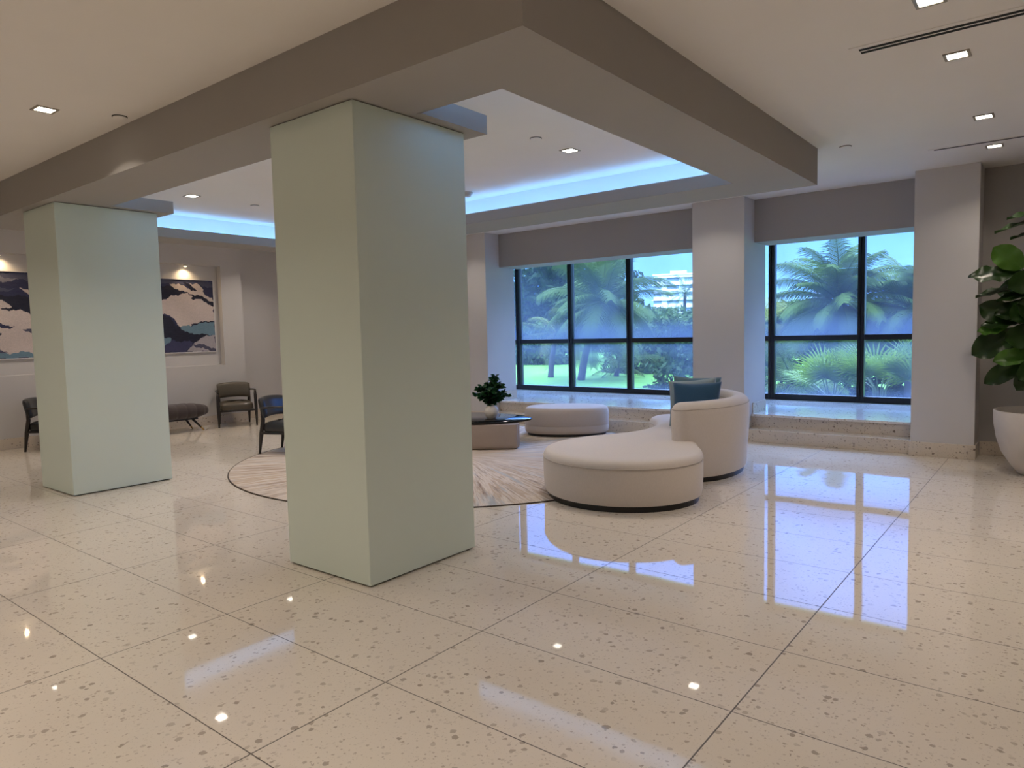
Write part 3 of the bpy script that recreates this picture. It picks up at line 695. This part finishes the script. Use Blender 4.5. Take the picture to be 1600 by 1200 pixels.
# ------------------------------------------------------------------ armchairs and bench
def armchair(label, mat):
    t = thing('open_armchair', label, 'armchair', (0, 0, 0), 0, 'dark wood armchairs around the lobby')
    for s in (-1, 1):
        MB().tube([(0.30, s*0.315, 0), (0.29, s*0.315, 0.30), (0.275, s*0.312, 0.55), (0.262, s*0.310, 0.612)], [0.015, 0.028, 0.027, 0.022], 10).build('leg', M['darkwood'], t, smooth=True)
        MB().tube([(-0.34, s*0.26, 0), (-0.30, s*0.26, 0.28), (-0.265, s*0.262, 0.46), (-0.275, s*0.265, 0.66)], [0.015, 0.029, 0.028, 0.020], 10).build('leg', M['darkwood'], t, smooth=True)
        pts = spline([(0.285, s*0.310, 0.605), (0.20, s*0.318, 0.632), (0.02, s*0.322, 0.636), (-0.16, s*0.306, 0.628), (-0.275, s*0.272, 0.622)], 5, False)
        MB().tube(pts, 0.019, 8, 0.75).build('arm', M['darkwood'], t, smooth=True)
    MB().box(-0.285, 0.285, -0.29, 0.29, 0.268, 0.300).build('seat_frame', M['darkwood'], t, bevel=0.008)
    # seat cushion, crowned
    n = 16; rows = []
    sq = [Vector((0.295*math.copysign(abs(math.cos(a))**0.35, math.cos(a)), 0.285*math.copysign(abs(math.sin(a))**0.35, math.sin(a)), 0)) for a in np.linspace(0, 2*math.pi, 64, endpoint=False)]
    mb = MB(); loft(mb, sq, [(0.01, 0.301), (0.0, 0.315), (0.0, 0.385), (0.012, 0.405), (0.05, 0.425), (0.12, 0.44), (0.2, 0.446)]); mb.build('seat', M[mat], t, smooth=True, auto=50)
    # backrest: padded, gently curved panel that leans back
    v, f = [], []; nu, nk = 20, 20
    for i in range(nu+1):
        u = -1+2*i/nu; y = 0.285*u; end = (1-abs(u)**8)**0.5 if abs(u) < 1 else 0.0
        for k in range(nk):
            a = 2*math.pi*k/nk; px = math.copysign(abs(math.cos(a))**0.7, math.cos(a))*0.055*max(end, 0.25); pz = math.copysign(abs(math.sin(a))**0.5, math.sin(a))*0.135*(0.9+0.1*end)
            x = -0.315+px-0.23*pz+0.05*(u*u); v.append((x, y, 0.612+pz+0.02*(1-u*u)))
    for i in range(nu):
        for k in range(nk): kk = (k+1) % nk; f.append((i*nk+k, i*nk+kk, (i+1)*nk+kk, (i+1)*nk+k))
    f += [tuple(reversed(range(nk))), tuple(nu*nk+k for k in range(nk))]
    MB().add(v, f).build('backrest', M[mat], t, smooth=True, auto=60)
    return t
c0 = armchair('dark wood armchair with olive brown leather against the left wall', 'leather'); c0.location = (-11.80, 6.83, 0); c0.rotation_euler = (0, 0, R(-25))
c1 = armchair('dark wood armchair with black leather standing on the rug edge', 'leather_black'); c1.location = (-8.25, 5.58, 0.0105); c1.rotation_euler = (0, 0, R(23.5))
c2 = dup(c1, (-11.70, 3.93, 0), R(45), 'dark wood armchair with black leather, half hidden by the farther column')

bn = thing('tufted_bench', 'charcoal tufted bench on brass tipped legs under the painting', 'bench', (-11.86, 5.52, 0))
L, Wd = 0.74, 0.27; v, f = [], []; nu, nk = 96, 28
for i in range(nu+1):
    u = -1+2*i/nu; e_ = max(1-abs(u)**5, 0.0)**0.5; gro = 1-0.055*abs(math.cos(math.pi*u*4.5))**14
    for k in range(nk):
        a = 2*math.pi*k/nk; cx_ = math.copysign(abs(math.cos(a))**0.65, math.cos(a)); cz_ = math.copysign(abs(math.sin(a))**0.75, math.sin(a))
        g2 = 1-0.05*abs(math.cos(a*2))**20*(1 if math.sin(a) > 0.1 else 0)
        v.append((cx_*Wd*(0.55+0.45*e_)*gro*g2, u*L, 0.345+cz_*0.130*(0.35+0.65*e_)*gro*g2-0.0*u))
for i in range(nu):
    for k in range(nk): kk = (k+1) % nk; f.append((i*nk+k, i*nk+kk, (i+1)*nk+kk, (i+1)*nk+k))
f += [tuple(reversed(range(nk))), tuple(nu*nk+k for k in range(nk))]
MB().add(v, f).build('seat', M['tufted'], bn, smooth=True, auto=60)
MB().box(-0.15, 0.15, -0.55, 0.55, 0.20, 0.228).build('seat_frame', M['darkwood'], bn, bevel=0.005)
for sx_ in (-1, 1):
    for sy_ in (-1, 1):
        a, b_ = Vector((sx_*0.13, sy_*0.46, 0.21)), Vector((sx_*0.20, sy_*0.62, 0.0)); q = a.lerp(b_, 0.72)
        lg = MB().tube([a, q], [0.022, 0.015], 10).build('leg', M['darkwood'], bn, smooth=True)
        MB().tube([q, b_], [0.0155, 0.010], 10).build('brass_tip', M['brass'], lg, smooth=True)

# ------------------------------------------------------------------ planter and fiddle leaf fig
PX, PY = -0.12, 8.78
pt = thing('round_planter', 'tall white tapered planter beside the pilaster', 'planter', (PX, PY, 0))
MB().rings([[(r_*math.cos(2*math.pi*k/56), r_*math.sin(2*math.pi*k/56), z) for k in range(56)] for r_, z in
    [(0.20, 0), (0.235, 0.008), (0.30, 0.09), (0.38, 0.22), (0.425, 0.36), (0.448, 0.50), (0.456, 0.64), (0.452, 0.65), (0.436, 0.65), (0.432, 0.64), (0.40, 0.56)]], True, False).build('pot', M['planter'], pt, smooth=True, auto=60)
MB().lathe([(0.398, 0.55), (0.405, 0.565)], n=48).build('soil', M['soil'], pt)
fg = thing('fiddle_leaf_fig', 'fiddle leaf fig with large dark leaves in the white planter', 'potted plant', (PX, PY, 0.566))
tr = MB()
for pts in ([(0, 0, 0), (0.02, 0.0, 0.5), (-0.03, 0.02, 1.0), (-0.01, 0.0, 1.65), (0.0, 0, 2.0)], [(0.08, 0.03, 0), (0.12, 0.05, 0.5), (0.2, 0.04, 1.0), (0.22, 0.02, 1.5)], [(-0.06, -0.03, 0), (-0.10, -0.05, 0.35), (-0.17, -0.06, 0.75), (-0.2, -0.05, 1.15)]):
    q = spline(pts, 5, False); tr.tube(q, [0.02-0.012*i/len(q) for i in range(len(q))], 8)
tr.build('trunk', M['bark'], fg, smooth=True)
def big_leaf(mb, base, d, up_, ln, wd, curl=0.2, wav=0.03):
    d = Vector(d).normalized(); up_ = Vector(up_); s = d.cross(up_).normalized(); nrm = s.cross(d).normalized(); nl, nw = 12, 6; b = len(mb.v)
    base = Vector(base)
    for i in range(nl+1):
        t_ = i/nl; w_ = (math.sin(math.pi*min(1, t_**0.8*0.98+0.02))**0.6)*(0.55+0.55*t_) if 0 < t_ < 1 else 0.04
        for j in range(-nw//2, nw//2+1):
            x = j/(nw/2); c = base+d*ln*t_-nrm*curl*ln*t_*t_+s*x*wd/2*w_+nrm*(0.10*wd*abs(x)+wav*math.sin(t_*17+x*2)*abs(x))
            mb.v.append(tuple(c))
    for i in range(nl):
        for j in range(nw): a = b+i*(nw+1)+j; mb.f.append((a, a+1, a+nw+2, a+nw+1))
    mb.tube([base-d*0.06, base+d*0.02], [0.005, 0.004], 5)
FL = MB(); rnd = random.Random(11)
# local coordinates, camera looks along about (+0.08, +1): x is picture right
LEAVES = [((-0.02, -0.05, 2.03), (-0.9, -0.2, 0.05), (0, -0.35, 1), 0.36, 0.24), ((-0.02, -0.12, 1.97), (-1, -0.1, -0.08), (0.1, -0.25, 1), 0.46, 0.25), ((0.05, -0.1, 1.86), (-1, -0.2, -0.02), (0, -0.1, 1), 0.40, 0.22),
    ((-0.24, -0.16, 1.50), (-0.62, -0.20, 0.62), (0.1, -1, 0.25), 0.33, 0.30), ((-0.24, -0.18, 1.44), (-1, -0.25, 0.10), (0.0, -0.75, 0.7), 0.44, 0.28), ((-0.18, -0.15, 1.30), (-1, -0.2, -0.02), (0.1, -0.3, 1), 0.44, 0.28),
    ((-0.05, -0.2, 1.24), (-0.9, -0.3, -0.02), (0, -0.4, 1), 0.40, 0.26), ((-0.27, -0.16, 0.98), (-0.70, -0.2, 0.42), (0.2, -1, 0.2), 0.36, 0.30), ((-0.12, -0.2, 1.12), (-0.8, -0.2, -0.12), (0.1, -0.8, 0.5), 0.34, 0.26),
    ((-0.34, -0.24, 0.92), (-1, -0.2, -0.05), (0.0, -0.75, 0.6), 0.25, 0.19), ((-0.26, -0.22, 0.96), (-0.9, -0.2, 0.05), (0.1, -0.6, 0.7), 0.30, 0.20),
    ((-0.26, -0.16, 0.88), (-0.85, -0.2, -0.50), (0.1, -0.9, 0.3), 0.44, 0.34), ((-0.14, -0.26, 0.66), (-0.9, -0.3, -0.16), (0.05, -0.9, 0.5), 0.32, 0.23), ((-0.18, -0.16, 0.60), (-0.85, -0.2, -0.58), (0.3, -0.8, 0.4), 0.42, 0.24), ((-0.05, -0.2, 0.62), (-0.55, -0.3, -0.9), (0.2, -1, 0.1), 0.38, 0.26),
    ((-0.08, -0.22, 1.42), (-0.55, -0.5, -0.25), (0.1, -1, 0.1), 0.34, 0.28), ((-0.06, -0.22, 1.18), (-0.55, -0.5, -0.4), (0.1, -1, 0.1), 0.36, 0.30), ((-0.06, -0.22, 0.86), (-0.6, -0.5, -0.1), (0.1, -1, 0.1), 0.36, 0.30), ((0.02, -0.2, 1.52), (-0.4, -0.4, 0.35), (0.1, -1, 0.1), 0.34, 0.28),
    ((0.02, -0.22, 1.02), (-0.5, -0.5, 0.25), (0.1, -1, 0.1), 0.38, 0.30), ((0.0, -0.22, 0.62), (-0.5, -0.5, -0.45), (0.1, -1, 0.1), 0.36, 0.28), ((-0.1, -0.1, 1.34), (-0.8, 0.1, -0.1), (0.1, -0.9, 0.4), 0.36, 0.28), ((-0.08, -0.12, 0.74), (-0.9, 0.0, 0.1), (0.1, -0.9, 0.4), 0.38, 0.28)]
for k, (bs, d, u_, ln, wd) in enumerate(LEAVES):
    if k in (3, 9, 12):  # leaves that catch the light: their lit look is put into a brighter green
        lit_mb = MB(); big_leaf(lit_mb, bs, d, u_, ln, wd, 0.16, 0.012); tag(lit_mb.build('lit_leaf', M['fig_lit'], fg, smooth=True), 'leaf in brighter green, painted as if lit')
    else: big_leaf(FL, bs, d, u_, ln, wd, 0.16, 0.022 if k == 4 else 0.012)
for k in range(46):
    a = rnd.uniform(-1.9, 2.6); z = rnd.uniform(0.62, 2.0); r_ = rnd.uniform(0.05, 0.22)
    d = Vector((math.cos(a), math.sin(a), rnd.uniform(-0.5, 0.5))); big_leaf(FL, (0.08+r_*math.cos(a), r_*math.sin(a), z), d, Vector((0.1*rnd.random(), -0.4, 1)), rnd.uniform(0.30, 0.42), rnd.uniform(0.2, 0.28), 0.18, 0.012)
FL.build('foliage', M['fig'], fg, smooth=True)

# ------------------------------------------------------------------ outdoors
GZ = -1.6
struct(MB().box(-420, 260, 12.35, 700, GZ-0.5, GZ).build('lawn', M['grass']), 'green lawn outside the windows', 'lawn')

def frond(mb, rnd, base, az, el, ln, droop, nl=34, lw=0.05, ll=0.75, hang=0.5):
    base = Vector(base); h_ = Vector((math.cos(az), math.sin(az), 0)); side = Vector((-math.sin(az), math.cos(az), 0)); pts = []
    a = el; p = base.copy(); n = 14; tw = rnd.uniform(-0.5, 0.5)
    for i in range(n+1):
        pts.append(p.copy()); d = h_*math.cos(a)+Vector((0, 0, math.sin(a))); p = p+d*(ln/n); a -= droop/n*(0.5+1.1*i/n)
    mb.tube(pts, [0.035*(1-0.85*i/n) for i in range(n+1)], 5)
    for k in range(nl):
        t_ = 0.10+0.90*k/nl; x = t_*n; i = min(int(x), n-1); q = pts[i].lerp(pts[i+1], x-i); d = (pts[i+1]-pts[i]).normalized()
        up_ = side.cross(d).normalized()
        l_ = ll*(math.sin(math.pi*(0.12+0.80*t_))**0.7)*rnd.uniform(0.85, 1.1)
        for s in (-1, 1):
            sd = (side*math.cos(tw)+up_*math.sin(tw))*s
            v0 = (sd*0.8+d*0.75+up_*0.15).normalized(); m_ = q+v0*l_*0.5; tip = m_+(v0+Vector((0, 0, -hang*rnd.uniform(0.7, 1.4)))).normalized()*l_*0.55
            w_ = d*lw*0.5; b = len(mb.v)
            mb.v += [tuple(q-w_), tuple(q+w_), tuple(m_+w_*0.9), tuple(m_-w_*0.9), tuple(tip)]; mb.f += [(b, b+1, b+2, b+3), (b+3, b+2, b+4)]
def palm(label, x, y, hgt, lean, nf, ln, mat, seed, ll=0.8, els=(-0.3, 1.35), nl=34, thick=0.14):
    rnd = random.Random(seed); t = thing('coconut_palm', label, 'palm tree', (x, y, GZ), 0, 'palm trees outside the windows')
    top = Vector((lean[0], lean[1], hgt)); pts = spline([(0, 0, 0), (lean[0]*0.25, lean[1]*0.25, hgt*0.4), (lean[0]*0.7, lean[1]*0.7, hgt*0.75), top], 5, False)
    MB().tube(pts, [thick*(1.25-0.5*i/len(pts)) for i in range(len(pts))], 10).build('trunk', M['palm_trunk'], t, smooth=True)
    mb = MB()
    for k in range(nf):
        frond(mb, rnd, top, k*2.399+rnd.uniform(-.25, .25), els[0]+(els[1]-els[0])*((k+0.5)/nf)+rnd.uniform(-.1, .1), ln*rnd.uniform(0.85, 1.1), rnd.uniform(0.8, 1.5), nl, 0.034*ll/0.8, ll)
    mb.build('fronds', M[mat], t); return t
def blob_tree(name, label, cat, x, y, z0, blobs, nleaf, size, mat, seed, group, trunk=None):
    rs = np.random.RandomState(seed); t = thing(name, label, cat, (x, y, GZ), 0, group)
    wts = np.array([b[3]*b[4]*b[5] for b in blobs])**0.67; wts /= wts.sum(); idx = rs.choice(len(blobs), nleaf, p=wts); B = np.array(blobs)[idx]
    d = rs.normal(size=(nleaf, 3)); d /= np.linalg.norm(d, axis=1)[:, None]; rad = rs.uniform(0.55, 1.0, (nleaf, 1))**0.5*(1+0.18*np.sin(7*d[:, :1]+5*d[:, 1:2]+9*d[:, 2:3]))
    c = B[:, :3]+d*rad*B[:, 3:6]; c[:, 2] = np.maximum(c[:, 2], 0.05)
    a = rs.normal(size=(nleaf, 3)); a /= np.linalg.norm(a, axis=1)[:, None]; b = np.cross(a, d+rs.normal(size=(nleaf, 3))*0.6); b /= np.linalg.norm(b, axis=1)[:, None]
    s = size*rs.uniform(0.6, 1.3, (nleaf, 1)); v = np.stack([c-a*s, c+b*s*0.45, c+a*s, c-b*s*0.45], 1).reshape(-1, 3)
    mb = MB(); mb.v = [tuple(p) for p in v]; mb.f = [(4*i, 4*i+1, 4*i+2, 4*i+3) for i in range(nleaf)]
    if trunk:
        tm = MB(); tm.tube([(0, 0, 0), (0.1, 0, trunk[0]*0.5), (0, 0.1, trunk[0])], [trunk[1], trunk[1]*0.8, trunk[1]*0.6], 10)
        for b_ in blobs[:5]: tm.tube([(0.1, 0, trunk[0]*0.6), (b_[0]*0.5, b_[1]*0.5, (trunk[0]*0.6+b_[2])/2), (b_[0], b_[1], b_[2])], [trunk[1]*0.45, trunk[1]*0.3, trunk[1]*0.12], 6)
        tm.build('trunk', M['bark'], t, smooth=True)
    mb.build('foliage', M[mat], t); return t
TG = 'trees outside the windows'
# wide window, left to right
blob_tree('broadleaf_tree', 'tall dark broadleaf tree behind the left panes of the wide window', 'tree', -42.70, 65.80, GZ,
    [(-3.5, 0.0, 7.14, 4.76, 4.2, 3.64), (2.8, 0.0, 8.82, 4.48, 4.2, 3.64), (-0.7, 0.0, 10.78, 5.04, 4.2, 3.36), (4.76, -1.4, 6.02, 3.36, 3.36, 2.8), (-6.44, -1.4, 5.18, 3.64, 3.36, 3.08), (0.42, -2.1, 5.74, 3.36, 2.8, 2.52), (-5.88, 1.4, 9.38, 3.64, 3.36, 3.08)], 9000, 0.42, 'leaf_dark', 3, TG, (5.2, 0.34))
blob_tree('broadleaf_tree', 'dark drooping tree low behind the leftmost pane of the wide window', 'tree', -40.60, 56.00, GZ,
    [(0.0, 0.0, 1.82, 2.38, 2.24, 2.1), (-1.68, 0.0, 0.84, 1.54, 1.4, 1.54), (1.82, 0.28, 0.98, 1.26, 1.4, 1.54)], 2600, 0.31, 'leaf_mid', 13, TG, (1.8, 0.16))
palm('large coconut palm in the middle pane of the wide window', -24.64, 38.40, 4.91, (1.60, 0.32), 32, 4.80, 'palm', 5, 1.45, (-0.75, 1.45), 54, 0.21)
palm('palm with long pale arching fronds behind the left panes of the wide window', -28.16, 40.00, 3.07, (0.40, 0.16), 11, 4.32, 'palm_dry', 9, 0.96, (-0.35, 0.9), 34, 0.18)
palm('short young palm on the lawn in the middle pane of the wide window', -24.32, 42.40, 0.51, (0.16, 0.00), 12, 3.04, 'palm', 15, 0.96, (-0.4, 1.0), 26, 0.16)
blob_tree('shrub_mass', 'broad green shrub filling the right pane of the wide window', 'shrub', -23.52, 47.60, GZ,
    [(0.0, 0.0, 1.68, 3.64, 2.52, 2.66), (-2.8, 0.7, 0.84, 2.38, 2.24, 2.24), (3.08, 0.0, 1.82, 3.08, 2.52, 2.66), (1.12, 0.0, 2.94, 2.38, 2.1, 1.54), (5.88, 0.0, 1.54, 2.8, 2.52, 2.52), (-0.84, -1.12, 0.0, 3.08, 1.4, 1.26), (3.36, -1.12, 0.0, 3.36, 1.4, 1.26)], 12000, 0.21, 'leaf_mid', 21, TG, (1.6, 0.14))
palm('small distant palm before the white tower', -43.84, 96.00, 8.19, (0.32, 0.00), 16, 4.16, 'palm', 31, 1.44, (-0.5, 1.3), 22, 0.26)
FARL = ['far tree line clump at the left of the wide window', 'far tree line clump behind the large coconut palm', 'far tree line clump below the white tower', 'far tree line clump hidden by the middle pillar',
        'far tree line clump at the left of the narrow window', 'far tree line clump behind the palms of the narrow window', 'far tree line clump at the right of the narrow window']
for k, (x, y, s_) in enumerate(((-78, 100, 1.25), (-60, 95, 1.2), (-46, 90, 0.95), (-34, 88, 0.95), (-25, 84, 0.9), (-16, 80, 0.85), (-7, 78, 0.9))):
    blob_tree('distant_tree', FARL[k], 'tree', x, y, GZ, [(a*s_, b*s_, c*s_, d*s_, e_*s_, f_*s_) for a, b, c, d, e_, f_ in ((0, 0, 3.2, 6.5, 3, 3.2), (-5, 1, 2.6, 5, 3, 2.8), (5, 0, 3.0, 5, 3, 3.0), (1.5, 0, 5.0, 3.4, 2.5, 1.6))], 3600, 0.55, 'leaf_far', 40+k, TG)
# narrow window
palm('large coconut palm filling the middle of the narrow window', -7.92, 32.00, 4.11, (0.32, 0.16), 46, 3.15, 'palm', 51, 1.00, (-0.8, 1.52), 58, 0.24)
palm('coconut palm at the right edge of the narrow window', -4.96, 32.80, 3.63, (0.00, 0.16), 38, 2.95, 'palm', 57, 1.00, (-0.8, 1.45), 54, 0.22)
palm('drooping palm at the left edge of the narrow window', -12.08, 34.40, 3.07, (0.16, 0.00), 20, 2.88, 'palm_dry', 63, 1.12, (-1.0, 1.1), 34, 0.21)
palm('low palm with hanging fronds beneath the large palm of the narrow window', -8.80, 29.12, 0.83, (0.16, 0.00), 16, 2.40, 'palm', 69, 0.96, (-0.6, 1.1), 30, 0.16)
blob_tree('shrub_mass', 'dark green hedge behind the palms of the narrow window', 'shrub', -8.12, 35.00, GZ,
    [(-4.2, 0.0, 0.42, 3.08, 1.4, 2.24), (0.0, 0.0, 0.7, 3.08, 1.4, 2.38), (3.64, 0.0, 0.56, 3.36, 1.4, 2.24), (-7.0, 0.0, 0.42, 2.8, 1.4, 2.1)], 6000, 0.21, 'leaf_dark', 71, TG)
def fan_palm(label, x, y, hgt, rad, n, seed):
    rnd = random.Random(seed); t = thing('fan_palm', label, 'fan palm', (x, y, GZ), 0, 'bright fan palms below the narrow window'); st, lf = MB(), MB()
    for k in range(n):
        az = k*2.399+rnd.uniform(-.3, .3); el = rnd.uniform(0.45, 1.2); h_ = Vector((math.cos(az), math.sin(az), 0)); top = Vector((0, 0, hgt))+h_*math.cos(el)*0.55+Vector((0, 0, math.sin(el)*0.5))
        st.tube([(0, 0, hgt*0.5), tuple(Vector((0, 0, hgt))+h_*0.12), tuple(top)], [0.02, 0.012, 0.008], 5)
        d0_ = (h_*math.cos(el)+Vector((0, 0, math.sin(el)))).normalized(); side = Vector((-math.sin(az), math.cos(az), 0)); nb = 26
        for j in range(nb):
            a = R(-115+230*j/(nb-1)); d = d0_*math.cos(a)+side*math.sin(a); l_ = rad*(0.75+0.25*math.cos(a*0.8))*rnd.uniform(0.9, 1.05); up_ = side.cross(d0_); s = d.cross(up_).normalized()*0.018
            m_ = top+d*l_*0.6; tip = top+d*l_+Vector((0, 0, -0.10*l_)); b = len(lf.v)
            lf.v += [tuple(top-s*0.5), tuple(top+s*0.5), tuple(m_+s), tuple(m_-s), tuple(tip)]; lf.f += [(b, b+1, b+2, b+3), (b+3, b+2, b+4)]
    st.build('stalks', M['twig'], t); lf.build('fronds', M['fan'], t)
fan_palm('bright green fan palm under the left pane of the narrow window', -3.65, 14.9, 1.75, 0.75, 11, 81)
fan_palm('bright green fan palm at the middle mullion of the narrow window', -2.75, 14.7, 1.95, 0.75, 13, 83)
fan_palm('bright green fan palm at the right pillar of the narrow window', -2.05, 14.9, 1.85, 0.80, 12, 87)
def building(label, x, y, w_, d_, h_, mat, rot):
    t = thing('apartment_tower' if h_ > 24 else 'apartment_block', label, 'building', (x, y, GZ), R(rot))
    MB().box(-w_/2, w_/2, -d_/2, d_/2, 0, h_).build('tower_body', M[mat], t)
    m = MB()
    for k in range(int(h_/3.4)): m.box(-w_/2-0.8, w_/2+0.8, -d_/2-0.8, -d_/2+0.5, 3.4*k+2.6, 3.4*k+2.9)
    m.build('balcony_slabs', M['roof'], t)
    MB().box(-w_/2-0.4, w_/2+0.4, -d_/2-0.4, d_/2+0.4, h_, h_+0.7).box(-w_/6, w_/6, -d_/4, d_/4, h_+0.7, h_+2.2).build('roof', M['roof'], t)
building('white high rise tower on the skyline of the wide window', -141, 304, 22, 16, 27.5, 'tower', 24)
building('small blue grey tower behind the large palm of the narrow window', -79, 305, 5.5, 6, 25.5, 'block', 10)
building('low white block on the skyline at the right of the narrow window', -48, 306, 12, 8, 21.5, 'block', 8)
